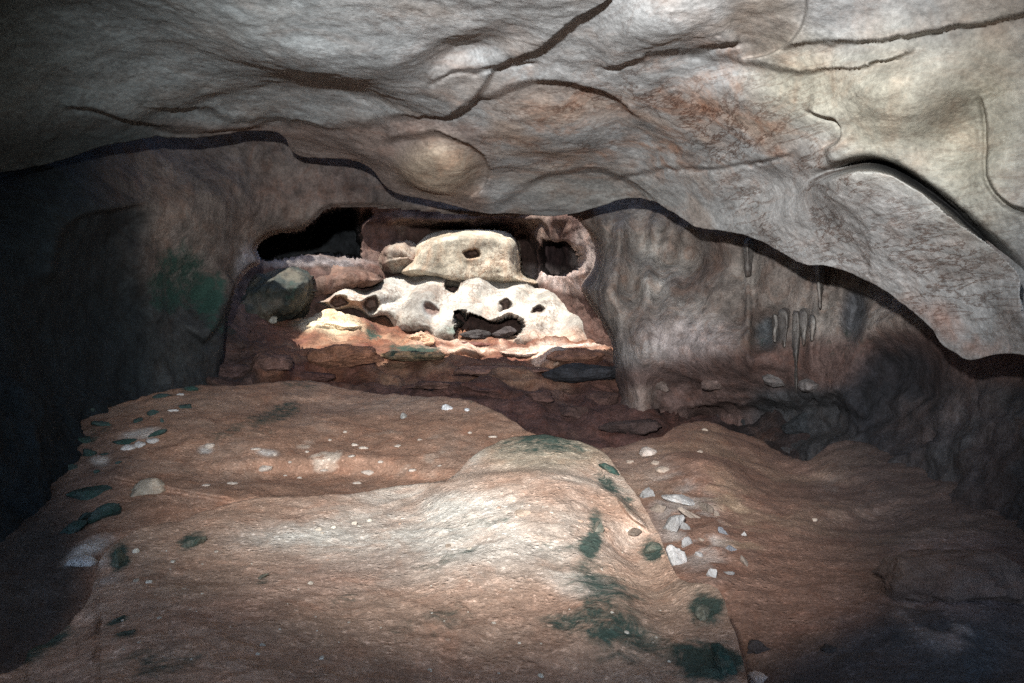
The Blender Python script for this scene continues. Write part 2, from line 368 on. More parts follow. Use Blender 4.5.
def wall_col(px, py, W):
    n1 = fbm(W, .8, 3, 150); n2 = fbm(W, 2.1, 5, 160)
    c = np.ones(px.shape+(3,))*np.array((.17, .142, .125))
    def mixc(w, k):
        nonlocal c; w = np.clip(w, 0, 1)[..., None]; c = c*(1-w)+np.array(k)*w
    mixc(sm(n2, 0, .4)*.6, (.27, .24, .215)); mixc(sm(-n2, .05, .4)*.6, (.17, .12, .10))
    mixc(blob(px, py, 640, 300, 60, 90, 0, .7)*.25, (.30, .275, .25))
    mixc(blob(px, py, 660, 265, 26, 40, -15, .6)*sm(n2, -.3, .2)*.5, (.40, .38, .35))
    mixc(blob(px, py, 690, 350, 80, 35, 5, .7)*sm(n1+n2, -.5, .2)*.6, (.40, .34, .33))
    mixc(blob(px, py, 640, 365, 30, 25, 0, .6)*.5, (.42, .40, .38))
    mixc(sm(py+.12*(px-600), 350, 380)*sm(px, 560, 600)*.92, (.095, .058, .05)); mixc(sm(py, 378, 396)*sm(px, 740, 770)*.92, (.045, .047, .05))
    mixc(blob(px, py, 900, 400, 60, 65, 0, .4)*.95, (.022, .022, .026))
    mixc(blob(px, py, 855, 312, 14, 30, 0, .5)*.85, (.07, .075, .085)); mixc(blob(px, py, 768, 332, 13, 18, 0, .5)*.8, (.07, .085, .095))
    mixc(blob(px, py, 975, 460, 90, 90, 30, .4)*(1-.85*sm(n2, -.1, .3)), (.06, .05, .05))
    mixc(blob(px, py, 640, 400, 22, 15, 0, .5)*sm(n2, -.1, .2)*.4, (.36, .30, .26))
    mixc(blob(px, py, 620, 395, 60, 25, 0, .5)*sm(n2, .1, .4)*.4, (.2, .125, .10))
    mixc(blob(px, py, 330, 190, 60, 22, 0, .6)*.6, (.15, .10, .085))
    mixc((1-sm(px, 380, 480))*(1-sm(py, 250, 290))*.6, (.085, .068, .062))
    mixc((1-sm(px, 135, 165))*sm(py, 190, 215)*.85, (.012, .018, .022)); mixc(sm(py, 245, 310)*(1-sm(px, 240, 290))*.9, (.018, .024, .027)); mixc(1-sm(px, 60, 170), (.012, .018, .022))  # left wall painted near-black teal as if in deep shade
    mixc(blob(px, py, 252, 268, 18, 25, 0, .6)*.6, (.32, .33, .38))
    A = np.zeros(px.shape+(3,)); A[..., 0] = .5; A[..., 2] = .45
    A[..., 1] = np.clip(.7*blob(px, py, 175, 278, 24, 44, 20)+.5*blob(px, py, 205, 300, 20, 26, 30)+.4*blob(px, py, 210, 290, 20, 30, 30)+.5*blob(px, py, 225, 325, 25, 12)+.3*blob(px, py, 850, 345, 30, 20)+.28*blob(px, py, 760, 345, 20, 15), 0, 1)
    return c, A
X = np.concatenate([np.arange(-400, -20, 6), np.arange(-20, 225, 2.4), np.arange(225, 640, 1.3), np.arange(640, 1050, 2.2), np.arange(1050, 1401, 6)]); Y = np.concatenate([np.arange(120, 200, 3), np.arange(200, 400, 1.5), np.arange(400, 620, 3)]); PX, PY = np.meshgrid(X, Y)
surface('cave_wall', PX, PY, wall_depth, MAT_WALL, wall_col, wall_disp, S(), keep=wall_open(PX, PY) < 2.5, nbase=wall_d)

# ================================================================== FAR CHAMBER
back_d = tps([(200, 200, 12.0), (200, 330, 11.6), (300, 215, 13.6), (310, 265, 13.4), (310, 300, 13.2), (310, 350, 13.2), (400, 208, 14.3), (460, 208, 14.5), (540, 208, 14.2), (460, 188, 14.35), (540, 188, 14.2), (460, 232, 15.2), (460, 270, 15.2), (460, 300, 14.6), (460, 345, 14.2),
 (560, 225, 13.2), (560, 260, 13.5), (600, 260, 11.8), (600, 300, 12.4), (560, 300, 13.6), (600, 350, 12.4), (400, 260, 14.8), (380, 300, 14.0), (400, 150, 13.6), (560, 150, 13.5), (480, 150, 13.6), (250, 150, 14)])
ALCOVE = [(250, 249), (258, 239), (275, 232), (298, 228), (312, 219), (325, 208), (345, 204), (358, 208), (362, 225), (364, 262), (330, 260), (300, 261), (275, 264), (258, 262)]
NICHE = [(541, 262), (543, 245), (553, 238), (566, 240), (578, 248), (582, 262), (575, 274), (556, 278), (544, 274)]
def back_depth(px, py):
    d = back_d(px, py)
    d = d+pit(px, py, ALCOVE, 3.2, 6)+pit(px, py, NICHE, 2.6, 5)+pit(px, py, [(515, 236), (528, 237), (539, 250), (541, 266), (534, 278), (520, 280), (512, 262)], 1.0, 5)
    d = d+step(px, py, [(360, 262), (366, 240), (364, 222), (375, 212)], -.4, 8)
    d = d-.5*blob(px, py, 475, 218, 80, 8, 0, .9)
    return d
def back_disp(W, px, py):
    return .16*fbm(W, .9, 4, 201)+.08*fbm(W, 2, 4, 205, ridged=True)
def back_col(px, py, W):
    n2 = fbm(W, 1.6, 5, 210)
    c = np.ones(px.shape+(3,))*np.array((.075, .045, .038))
    def mixc(w, k):
        nonlocal c; w = np.clip(w, 0, 1)[..., None]; c = c*(1-w)+np.array(k)*w
    mixc(sm(n2, 0, .5)*.5, (.26, .20, .17))
    mixc(sm(sdist(px, py, ALCOVE), -2, 3), (.05, .055, .06)); mixc(sm(sdist(px, py, NICHE), -1, 3), (.07, .045, .045))  # alcove and niche insides painted dark like the shade in them
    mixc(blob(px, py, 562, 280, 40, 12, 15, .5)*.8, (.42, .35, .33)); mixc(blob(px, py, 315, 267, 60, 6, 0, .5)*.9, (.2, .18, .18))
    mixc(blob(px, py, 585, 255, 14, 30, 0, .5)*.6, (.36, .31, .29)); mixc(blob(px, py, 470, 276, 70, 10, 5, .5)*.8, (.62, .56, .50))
    A = np.zeros(px.shape+(3,)); A[..., 2] = .4
    return c, A
X = np.arange(150, 700, 1.5); Y = np.arange(150, 420, 1.5); PX, PY = np.meshgrid(X, Y)
surface('chamber_wall', PX, PY, back_depth, MAT_WALL, back_col, back_disp, S())

def boss(name, poly, base, bulge, edge, back, mat, colf, dispf, label, cat, pits=(), step_=.75, group=None, pw=.6, tilt=0):
    P = np.array(poly, float); x0, y0 = P.min(0)-4; x1, y1 = P.max(0)+4
    PX, PY = np.meshgrid(np.arange(x0, x1, step_), np.arange(y0, y1, step_))
    s = sdist(PX, PY, poly)
    def dep(px, py):
        u = np.clip(s/edge, 0, 1); b = base(px, py) if callable(base) else base+0*px
        d = b-bulge*(1-(1-u)**2)**pw + back*sm(-s, -1.5, 2.2) + tilt*((y1-py)/(y1-y0)-.5)
        for q in pits: d = d+pit(px, py, q[0], q[1], q[2])
        return d
    def colf2(px, py, W):
        C, A = colf(px, py, W)
        for q in pits:
            w = (sm(sdist(*rag(px, py), q[0]), -.5, 2.5)*.85)[..., None]; C = C*(1-w)+np.array((.13, .075, .06) if q[1] < 1.2 else (.04, .035, .035))*w  # shallow pits get soil brown; deep pits are painted black as shade
        return C, A
    pr = dict(label=label, category=cat)
    if group: pr['group'] = group
    return surface(name, PX, PY, dep, mat, colf2, dispf, pr, keep=s > -3)
def flat_col(a, b, k=1.6, seed=300, moss=None, stain=.5, vein=1, extra=()):
    def f(px, py, W):
        n = sm(fbm(W, k, 5, seed), -.35, .45)[..., None]; c = np.array(a)*(1-n)+np.array(b)*n
        for w, col in extra:
            q = w(px, py)[..., None]; c = c*(1-q)+np.array(col)*q
        A = np.zeros(px.shape+(3,)); A[..., 0] = vein; A[..., 2] = stain
        if moss: A[..., 1] = np.clip(sum(m*blob(px, py, *q) for m, *q in moss), 0, 1)
        return c, A
    return f
def rough(a=.06, k=1.5, seed=310, b=.02):
    return lambda W, px, py: a*fbm(W, k, 4, seed)+b*fbm(W, k*4, 4, seed+5)
def fluted(W, px, py):        # rippled sheets running down the flowstone
    g = np.sin(px/6.5+2.2*noise(W*1.1, 9)+(py-300)/14)
    return .06*g*sm(py, 272, 285)+.09*fbm(W, 1.4, 2, 320)+.012*fbm(W, 4, 4, 325, ridged=True)+.015*fbm(W, 12, 3, 326)
boss('flowstone_mass', [(311, 303), (330, 296), (352, 288), (376, 286), (395, 279), (415, 275), (435, 269), (470, 270), (505, 275), (530, 283), (558, 293), (589, 300), (598, 312), (606, 328), (611, 350), (585, 356), (540, 352), (500, 348), (450, 344), (415, 334), (385, 322), (350, 312), (328, 306)],
     lambda px, py: np.minimum(14.75-.021*(py-270), 13.1+np.maximum(px-312, 0)*.013), .75, 16, .7, MAT_FLOW,
     flat_col((.18, .17, .155), (.40, .38, .34), k=2.6, extra=((lambda x, y: .5*np.clip(np.sin((x+.25*y)/9)-.2, 0, 1), (.42, .41, .38)), (lambda x, y: .75*blob(x, y, 345, 303, 28, 6, 10), (.30, .19, .13)), (lambda x, y: .8*blob(x, y, 470, 330, 30, 6), (.10, .14, .12)), (lambda x, y: .5*blob(x, y, 431, 308, 11, 8), (.3, .32, .33)), (lambda x, y: .5*blob(x, y, 560, 340, 40, 12), (.40, .25, .18)))),
     fluted, 'large pale fluted flowstone mass with dark round holes, in the sunlit far chamber', 'flowstone',
     pits=((oval(453, 282.5, 7, 6, seed=5), 2.4, 3), (oval(431, 307, 9, 5, seed=6), .2, 6), (oval(505, 306, 8, 5, seed=7), .4, 4), (oval(538, 312, 7, 6, seed=8), .5, 4),
           ([(452, 312), (458, 308), (464, 313), (466, 320), (460, 324), (454, 319)], 2.6, 3), ([(461, 325), (468, 319), (484, 317), (502, 320), (522, 321), (523, 334), (503, 352), (484, 356), (468, 354), (458, 338)], 3.2, 3), (oval(372, 304, 9, 7, seed=12), .5, 5), (oval(340, 302, 10, 5, seed=13), .5, 4)))
boss('flowstone_dome', [(400, 273), (411, 258), (417, 246), (431, 235), (455, 229), (485, 228), (507, 233), (517, 243), (520, 262), (524, 274), (542, 284), (520, 288), (490, 288), (450, 286), (420, 281)],
     14.6, .9, 12, 1.0, MAT_FLOW, flat_col((.26, .23, .18), (.42, .39, .32), k=2.5, extra=((lambda x, y: .7*blob(x, y, 472, 254, 10, 7), (.20, .12, .07)),)), rough(.09, 1.5, 330, .018),
     'cream rounded flowstone dome above the fluted mass, with one small brown hollow', 'flowstone', pits=((oval(472, 254, 9, 5, seed=14), .3, 4),))
boss('rock_boss', [(377, 262), (380, 249), (390, 242), (408, 241), (420, 249), (425, 262), (418, 271), (385, 272)], 14.7, .8, 10, .8, MAT_FLOW, flat_col((.13, .085, .07), (.24, .21, .175), k=3, seed=340), rough(.15, 1.8, 341, .04),
     'pinkish brown rock boss left of the cream flowstone dome', 'rock')
boss('rock_boss', [(232, 305), (238, 284), (254, 271), (283, 266), (303, 268), (315, 280), (313, 300), (300, 322), (262, 335), (230, 330)], 12.9, 1.2, 22, 1.4, MAT_FLOW, flat_col((.022, .03, .028), (.075, .07, .055), k=4.5, seed=350, moss=((.35, 292, 290, 12, 20),)), rough(.2, 1.5, 351, .05),
     'smooth grey green rock boss at the left of the far chamber', 'rock')
boss('rock_boss', [(294, 306), (306, 281), (328, 270), (350, 268), (372, 273), (384, 281), (368, 290), (342, 296), (318, 303), (300, 318)], 14.0, .8, 12, 1.0, MAT_FLOW, flat_col((.08, .05, .04), (.14, .09, .07), k=3, seed=360), rough(.2, 1.6, 361, .05),
     'brown sloping rock boss between the grey green one and the pale flowstone', 'rock')

# chamber floor and the sunken ground behind the mounds
cham_d = tps([(300, 318, 12.8), (400, 326, 13.4), (500, 338, 13.6), (600, 348, 12.6), (300, 345, 11.2), (400, 358, 11.4), (500, 365, 11.2), (600, 374, 10.2), (300, 385, 9.6), (400, 398, 9.4), (500, 405, 9.1), (600, 410, 8.9), (560, 445, 8.3), (700, 445, 8.4), (400, 440, 8.6), (300, 440, 8.4),
 (650, 480, 7.6), (100, 400, 7.4), (100, 340, 8.0), (-200, 420, 5), (-200, 340, 5.6), (850, 470, 6.6), (1000, 520, 5.0), (1250, 520, 3.6)])
def cham_depth(px, py):
    d = cham_d(px, py); st = lambda *a, **k: step(px, py, *a, **k)
    d = d+3.5*blob(px, py, 487, 322, 42, 18, 0, .4)
    # lumps read as broken ground: a lump stands nearer along its top edge
    for cx, cy, rx, ry, a in ((345, 356, 38, 16, .7), (418, 341, 20, 8, .5), (470, 352, 40, 8, .5), (560, 352, 40, 10, .6), (410, 357, 34, 9, .5), (510, 380, 60, 12, .5), (270, 368, 30, 16, .6), (230, 385, 34, 10, .5), (480, 397, 40, 8, .4), (580, 375, 30, 8, .5), (330, 328, 34, 10, .5), (640, 425, 50, 14, .5)):
        d = d-a*blob(px, py, cx, cy, rx, ry, 0, .7)
    return d
def cham_disp(W, px, py):
    return .16*fbm(W, 1.1, 3, 401)+.13*fbm(W+.3*fbm(W, 1.3, 2, 410)[..., None], 1.9, 5, 405, ridged=True)
def cham_col(px, py, W):
    n2 = fbm(W, 2.0, 5, 420); n1 = fbm(W, 1.0, 3, 421)
    c = np.ones(px.shape+(3,))*np.array((.17, .082, .052))
    def mixc(w, k):
        nonlocal c; w = np.clip(w, 0, 1)[..., None]; c = c*(1-w)+np.array(k)*w
    mixc(sm(n2, 0, .4)*.6, (.30, .19, .125)); mixc(sm(-n2, .1, .4)*.6, (.12, .05, .04))
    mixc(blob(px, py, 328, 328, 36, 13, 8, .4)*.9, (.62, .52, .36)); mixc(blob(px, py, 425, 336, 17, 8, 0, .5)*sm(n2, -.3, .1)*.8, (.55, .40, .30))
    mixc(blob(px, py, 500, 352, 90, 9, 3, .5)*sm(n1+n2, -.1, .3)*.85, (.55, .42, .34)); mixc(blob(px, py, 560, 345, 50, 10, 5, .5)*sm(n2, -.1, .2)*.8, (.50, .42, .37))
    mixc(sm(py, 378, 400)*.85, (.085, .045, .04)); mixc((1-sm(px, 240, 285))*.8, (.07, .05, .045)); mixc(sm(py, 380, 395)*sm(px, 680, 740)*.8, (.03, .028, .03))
    mixc(sm(py, 385, 410)*sm(n2, .15, .35)*.5, (.16, .10, .08))
    A = np.zeros(px.shape+(3,)); A[..., 2] = .6
    A[..., 1] = np.clip(.95*blob(px, py, 372, 337, 12, 9)+.8*blob(px, py, 415, 355, 32, 9)+.5*blob(px, py, 230, 340, 20, 8), 0, 1)
    return c, A
X = np.arange(-300, 1300, 2.0); Y = np.concatenate([np.arange(306, 420, 1.5), np.arange(420, 620, 5)]); PX, PY = np.meshgrid(X, Y)
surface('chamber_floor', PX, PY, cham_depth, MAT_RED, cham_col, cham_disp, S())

# ================================================================== MOUNDS of the near floor
WRAPDN = [(.03, -.005), (.1, -.03), (.22, -.1), (.4, -.25), (.7, -.6), (1.1, -1.2)]
WRAPST = [(.012, -.01), (.035, -.045), (.06, -.12), (.1, -.25), (.16, -.45), (.25, -.9)]
fg_d = tps([(400, 683, 2.05), (100, 683, 1.9), (700, 683, 2.15), (400, 900, 1.35), (0, 760, 1.6), (740, 760, 1.9), (420, 486, 4.3), (546, 437, 5.0), (480, 455, 4.75), (600, 453, 4.7), (300, 500, 3.9), (180, 527, 3.5), (104, 560, 3.1), (60, 628, 2.5), (655, 525, 3.5), (683, 586, 2.8), (722, 602, 2.55), (550, 540, 3.25), (350, 570, 2.95), (600, 500, 3.9), (450, 510, 3.75), (-200, 700, 1.5)])
FG = [(-200, 720), (0, 672), (30, 648), (60, 628), (80, 610), (92, 592), (98, 572), (104, 558), (133, 536), (160, 528), (182, 523), (210, 513), (239, 504), (275, 497), (310, 495), (345, 494), (377, 488), (420, 483), (445, 479), (458, 473), (470, 460), (485, 448), (500, 441), (515, 437), (546, 436), (577, 442), (600, 450), (615, 464), (626, 480), (640, 497), (655, 522), (664, 545), (670, 562), (680, 580), (695, 586), (712, 590), (722, 600), (732, 632), (742, 665), (750, 700), (757, 760), (765, 900)]
def fg_depth(px, py):
    d = fg_d(px, py)
    d = d+step(px, py, [(650, 530), (625, 500), (590, 482), (555, 474), (520, 471), (485, 474), (450, 480), (410, 486)], .22, 45)
    d = d-.12*blob(px, py, 540, 500, 90, 40, 10, .9)+.12*blob(px, py, 640, 560, 25, 60, -20, .9)-.1*blob(px, py, 600, 600, 60, 40, 30, .9)+.1*blob(px, py, 250, 560, 120, 25, -10, .9)
    d = d+step(px, py, [(590, 452), (604, 470), (618, 492), (632, 510), (650, 526)], .08, 12)+.05*blob(px, py, 480, 468, 50, 12, 0, .8)
    return d
def fg_disp(W, px, py):
    return .035*fbm(W, (1.1, .8, 1), 3, 501)+.012*fbm(W, 4.5, 4, 505)+.009*fbm(W, 17, 4, 509)+.012*np.maximum(0, fbm(W, 9, 3, 515)-.25)
def fg_col(px, py, W):
    n2 = fbm(W, 3.0, 5, 520); n1 = fbm(W, 1.3, 4, 521)
    c = np.ones(px.shape+(3,))*np.array((.36, .235, .165))
    def mixc(w, k):
        nonlocal c; w = np.clip(w, 0, 1)[..., None]; c = c*(1-w)+np.array(k)*w
    mixc(sm(n2, -.1, .5)*.5, (.37, .275, .20)); mixc(sm(-n1, .0, .5)*.4, (.27, .15, .10))
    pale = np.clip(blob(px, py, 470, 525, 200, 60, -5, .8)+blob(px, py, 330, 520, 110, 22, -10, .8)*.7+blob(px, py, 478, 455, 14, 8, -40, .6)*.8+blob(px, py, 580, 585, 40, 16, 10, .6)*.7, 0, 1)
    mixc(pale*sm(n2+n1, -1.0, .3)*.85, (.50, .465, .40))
    mixc(blob(px, py, 545, 452, 80, 20, 0, .5)*.8, (.31, .26, .19))
    mixc(blob(px, py, 290, 590, 130, 30, -15, .8)*.5, (.36, .21, .15))
    mixc(blob(px, py, 95, 580, 22, 26, 30, .6)*sm(n2, -.3, .1)*.8, (.5, .42, .36))
    A = np.zeros(px.shape+(3,)); A[..., 2] = .3
    ms = 0
    for m, *q in ((.78, 600, 590, 60, 30, 40), (.75, 590, 630, 60, 18, 10), (.8, 597, 520, 10, 26, 0), (.85, 607, 482, 20, 9, 45), (.8, 590, 545, 12, 14, 0), (1.1, 652, 549, 15, 15, 30), (1.1, 706, 612, 22, 20, 0), (1.15, 708, 668, 42, 24, 0), (.8, 545, 446, 62, 12, 0), (.4, 480, 520, 60, 14, 0), (.35, 560, 540, 50, 16, 0),
                  (1.1, 120, 560, 12, 18, 20), (1.0, 190, 543, 20, 9, -25), (.7, 262, 578, 12, 7, -30), (.9, 117, 618, 16, 5, -20), (.8, 125, 635, 18, 5, -15), (1.0, 40, 640, 50, 18, -30), (.55, 160, 660, 70, 20, 0), (.5, 445, 560, 50, 12, -15), (.4, 430, 620, 80, 25, -20), (.5, 640, 655, 70, 22, 0), (.7, 545, 437, 30, 4, 0), (.6, 630, 500, 8, 20, -35), (.45, 340, 600, 30, 10, -30)):
        ms = ms+m*blob(px, py, *q, .9)
    A[..., 1] = np.clip(ms, 0, 1)*.92
    return c, A
PX, PY, E = rows_to_curve(-200, 764, 2.0, 900, FG, 300, .75)
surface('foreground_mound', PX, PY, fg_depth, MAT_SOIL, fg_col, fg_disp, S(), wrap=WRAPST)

mid_d = tps([(300, 384, 8.2), (200, 388, 7.6), (80, 424, 6.4), (0, 500, 5.0), (440, 399, 7.6), (515, 428, 6.6), (420, 492, 5.3), (250, 510, 4.8), (560, 446, 6.2), (300, 440, 6.3), (180, 450, 5.8), (100, 520, 4.6), (60, 600, 3.6), (0, 640, 3.2), (-200, 650, 2.6), (300, 640, 3.7), (600, 560, 4.6), (400, 450, 6.2), (600, 480, 5.8)])
MID = [(-200, 600), (-60, 540), (0, 500), (30, 468), (60, 438), (80, 424), (100, 413), (130, 401), (165, 392), (200, 387), (250, 385), (280, 383), (300, 382), (320, 384), (345, 388), (380, 392), (415, 397), (444, 398), (475, 404), (495, 413), (515, 424), (530, 434), (560, 447), (600, 470), (660, 520)]
def mid_depth(px, py):
    d = mid_d(px, py)+.35*blob(px, py, 330, 478, 110, 16, 2, .9)-.25*blob(px, py, 240, 430, 90, 26, -5, .9)+.2*blob(px, py, 300, 405, 60, 8, 0, .9)
    return d+step(px, py, [(100, 478), (150, 482), (190, 492), (240, 500)], .1, 16)
def mid_disp(W, px, py): return .06*fbm(W, (1.0, .7, 1), 3, 601)+.022*fbm(W, 3.3, 4, 605)+.015*fbm(W, 11, 4, 609)
def mid_col(px, py, W):
    n2 = fbm(W, 2.4, 5, 620); n1 = fbm(W, 5, 4, 621)
    c = np.ones(px.shape+(3,))*np.array((.31, .18, .12))
    def mixc(w, k):
        nonlocal c; w = np.clip(w, 0, 1)[..., None]; c = c*(1-w)+np.array(k)*w
    mixc(sm(n2, -.1, .5)*.5, (.31, .22, .165))
    mixc(blob(px, py, 350, 455, 110, 22, 0, .7)*sm(n1, .2, .45)*.8, (.58, .48, .38))
    mixc(blob(px, py, 390, 405, 100, 14, 0, .7)*.4, (.33, .25, .2))
    mixc(blob(px, py, 75, 470, 60, 70, 40, .7)*.6, (.12, .09, .08)); mixc(blob(px, py, 20, 590, 75, 110, 20, .5)*.9, (.03, .033, .033))  # second patch: shade of the lower-left gully painted into the soil colour
    for q in ((142, 436, 22, 5, -10), (88, 552, 28, 9, -25), (100, 462, 10, 5, 0), (205, 446, 8, 4, 0), (268, 450, 12, 4, 10)): mixc(blob(px, py, *q, .6)*.85, (.5, .45, .4))
    A = np.zeros(px.shape+(3,)); A[..., 2] = .3
    ms = 0
    for m, *q in ((.75, 275, 412, 40, 9, -15), (.6, 300, 386, 26, 5, 0), (.6, 225, 430, 20, 6, -20), (.5, 260, 430, 24, 6), (.6, 192, 390, 16, 5), (.5, 90, 440, 40, 10, -30), (.45, 480, 404, 20, 4)): ms = ms+m*blob(px, py, *q)
    A[..., 1] = np.clip(ms, 0, 1)*.8
    return c, A
PX, PY, E = rows_to_curve(-200, 660, 2.2, 700, MID, 190, .8)
surface('middle_mound', PX, PY, mid_depth, MAT_SOIL, mid_col, mid_disp, S(), wrap=WRAPDN)

rt_d = tps([(700, 424, 7.2), (640, 444, 6.7), (600, 450, 6.5), (560, 452, 6.4), (780, 448, 6.8), (850, 442, 6.4), (930, 472, 5.4), (1024, 505, 4.5), (1300, 570, 3.1), (760, 683, 2.75), (1000, 683, 2.6), (1300, 760, 2.0), (655, 545, 4.1), (700, 600, 3.3), (620, 500, 4.9), (600, 700, 2.8), (760, 520, 4.5), (860, 490, 5.2), (860, 560, 3.75), (1000, 600, 3.3), (800, 900, 1.6), (1200, 900, 1.5)])
RT = [(540, 460), (560, 453), (600, 449), (625, 446), (645, 443), (662, 439), (676, 431), (690, 425), (706, 422), (725, 426), (742, 432), (756, 437), (775, 446), (790, 453), (806, 457), (820, 449), (835, 442), (855, 440), (880, 446), (905, 458), (935, 474), (980, 490), (1024, 503), (1150, 530), (1300, 565)]
def rt_depth(px, py):
    d = rt_d(px, py)-.18*blob(px, py, 700, 460, 60, 30, 20, .9)+.2*blob(px, py, 820, 478, 50, 10, 10, .9)+.25*blob(px, py, 870, 520, 60, 18, -10, .9)
    d = d-.15*blob(px, py, 950, 600, 80, 60, 10, .9)
    return d+step(px, py, [(700, 590), (712, 640), (720, 700), (730, 800)], -.1, 20)
def rt_disp(W, px, py): return .06*fbm(W, (1, .7, 1), 3, 701)+.025*fbm(W, 3.6, 4, 705)+.014*fbm(W, 12, 4, 709)+.03*fbm(W, 5, 4, 715, ridged=True)*blob(px, py, 690, 520, 50, 60, 20)
def rt_col(px, py, W):
    n2 = fbm(W, 2.4, 5, 720); n1 = fbm(W, 5, 5, 721)
    c = np.ones(px.shape+(3,))*np.array((.215, .122, .085))
    def mixc(w, k):
        nonlocal c; w = np.clip(w, 0, 1)[..., None]; c = c*(1-w)+np.array(k)*w
    mixc(sm(n2, -.1, .5)*.5, (.27, .18, .12)); mixc(blob(px, py, 640, 470, 40, 26, 20, .8)*.6, (.36, .26, .20))
    mixc(blob(px, py, 850, 487, 34, 16, 10, .6)*sm(n1, -.1, .3)*.7, (.42, .33, .28))
    mixc(blob(px, py, 730, 520, 34, 50, -30, .7)*sm(n1, .0, .3)*.5, (.42, .31, .2))
    mixc(blob(px, py, 690, 528, 34, 60, -30, .6)*sm(n1, -.15, .1)*.75, (.40, .35, .31)); A_ = blob(px, py, 655, 500, 20, 30, -20, .6)
    mixc(sm(px-.5*(py-480), 740, 890)*.8, (.06, .05, .048)); mixc(blob(px, py, 880, 690, 190, 75, -18, .5)*.85, (.028, .036, .042))  # lower-right shade painted into the earth colour
    mixc(blob(px, py, 955, 575, 65, 42, 15, .5)*sm(n2, -.3, .2)*.7, (.24, .17, .15)); mixc(blob(px, py, 940, 600, 60, 50, 40, .5)*sm(n1, .1, .4)*.5, (.34, .28, .25))
    A = np.zeros(px.shape+(3,)); A[..., 2] = .3
    return c, A
PX, PY, E = rows_to_curve(540, 1300, 2.2, 900, RT, 230, .8)
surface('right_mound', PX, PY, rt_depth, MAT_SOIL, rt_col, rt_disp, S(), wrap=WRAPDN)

# ================================================================== the rock mass round everything (open mouth behind, added unseen for blue sky fill; skylight over the chamber)
def shell():
    nu, nv = 220, 110; V = []; keep = []
    u = np.linspace(0, 2*np.pi, nu, endpoint=False); v = np.linspace(-np.pi/2, np.pi/2, nv)
    U, Vv = np.meshgrid(u, v); se = lambda x, p: np.sign(x)*np.abs(x)**p
    X = 13*se(np.cos(Vv), .5)*se(np.cos(U), .6); Y = 7+14*se(np.cos(Vv), .5)*se(np.sin(U), .6); Z = 2.2+5.0*se(np.sin(Vv), .6)
    W = np.stack([X, Y, Z], -1); W = W+.5*fbm(W, .35, 3, 800)[..., None]*np.array([1, 1, .6])
    idx = np.arange(nu*nv).reshape(nv, nu); q = np.stack([idx[:-1], idx[1:], np.roll(idx, -1, 1)[1:], np.roll(idx, -1, 1)[:-1]], -1).reshape(-1, 4)
    Wf = W.reshape(-1, 3); c = Wf[q].mean(1)
    sky = (c[:, 2] > 4.0) & (c[:, 0] > SKY[0]) & (c[:, 0] < SKY[1]) & (c[:, 1] > SKY[2]) & (c[:, 1] < SKY[3])
    fill_mouth = (c[:, 1] < -3) & (np.abs(c[:, 0]) < 12) & (c[:, 2] > 1.6) & (c[:, 2] < 6.4)
    q = q[~(sky | fill_mouth)]
    V, q = compact(Wf, q)
    n = len(V); link('cave_rock', V, q, MAT_WALL, np.tile((.16, .13, .11), (n, 1)), np.tile((.3, 0, .3), (n, 1)), S())
SKY = (-4.35, 14, 8.4, 30)
shell()
g = np.array([(-60, -60, -1.2), (60, -60, -1.2), (60, 60, -1.2), (-60, 60, -1.2)], float)
link('ground', g, [[0, 1, 2, 3]], MAT_RED, np.tile((.2, .13, .09), (4, 1)), np.tile((0, 0, .3), (4, 1)), S())

# ================================================================== loose stones
def ico(sub):
    import bmesh
    bm = bmesh.new(); bmesh.ops.create_icosphere(bm, subdivisions=sub, radius=1)
    V = np.array([v.co[:] for v in bm.verts]); Fa = np.array([[v.index for v in f.verts] for f in bm.faces]); bm.free(); return V, Fa
ICO = {k: ico(k) for k in (2, 3, 4, 5)}
def stone(name, px, py, wpx, hpx, df, col, label, cat='stone', moss=0., rot=0, sub=4, group=None, facets=7, seed=0, sink=.35, deep=1.0, mat=None, up=0, cut=(.55, .85)):
    """a broken stone whose lower part is bedded in the ground at that spot"""
    r = np.random.default_rng(seed+1000); V, Fa = ICO[sub]; V = V.copy()
    for _ in range(facets):
        n = r.normal(size=3); n /= np.linalg.norm(n); h = r.uniform(*cut); t = V@n; V = V-np.maximum(t-h, 0)[:, None]*n*.92
    V = V*(1+.3*fbm(V+seed*3.1, 1.5, 4, seed % 50)+.09*fbm(V+seed, 5, 4, 7, ridged=True))[:, None]
    d = float(df(np.array([float(px)]), np.array([float(py)]))[0]); s = d/F
    a = math.radians(rot); R = np.array([[math.cos(a), 0, -math.sin(a)], [0, 1, 0], [math.sin(a), 0, math.cos(a)]])
    V = V*np.array([wpx*s/2, deep*(wpx+hpx)*s/4*1.2, hpx*s/2])@R.T
    c = world(np.array(float(px)), np.array(float(py)), np.array(d)); c[2] += up
    c = c+np.array([0, .0, 0]); W = V+c
    n = fbm(W, 9, 3, seed % 40)[:, None]; C = np.array(col)*(1+.35*n)
    A = np.zeros((len(V), 3)); A[:, 2] = .3
    if moss: A[:, 1] = np.clip(moss+.35*fbm(W, 7, 3, 33), 0, 1)
    pr = dict(label=label, category=cat)
    if group: pr['group'] = group
    org = (c[0], c[1], W[:, 2].min()); return link(name, W, Fa, mat or MAT_STONE, C, A, pr, origin=tuple(float(x) for x in org))
DK = (.05, .075, .07); PALE = (.52, .49, .46); TAN = (.42, .33, .26)
mds, rds, fds, cds = on(mid_depth), on(rt_depth), on(fg_depth), on(cham_depth)
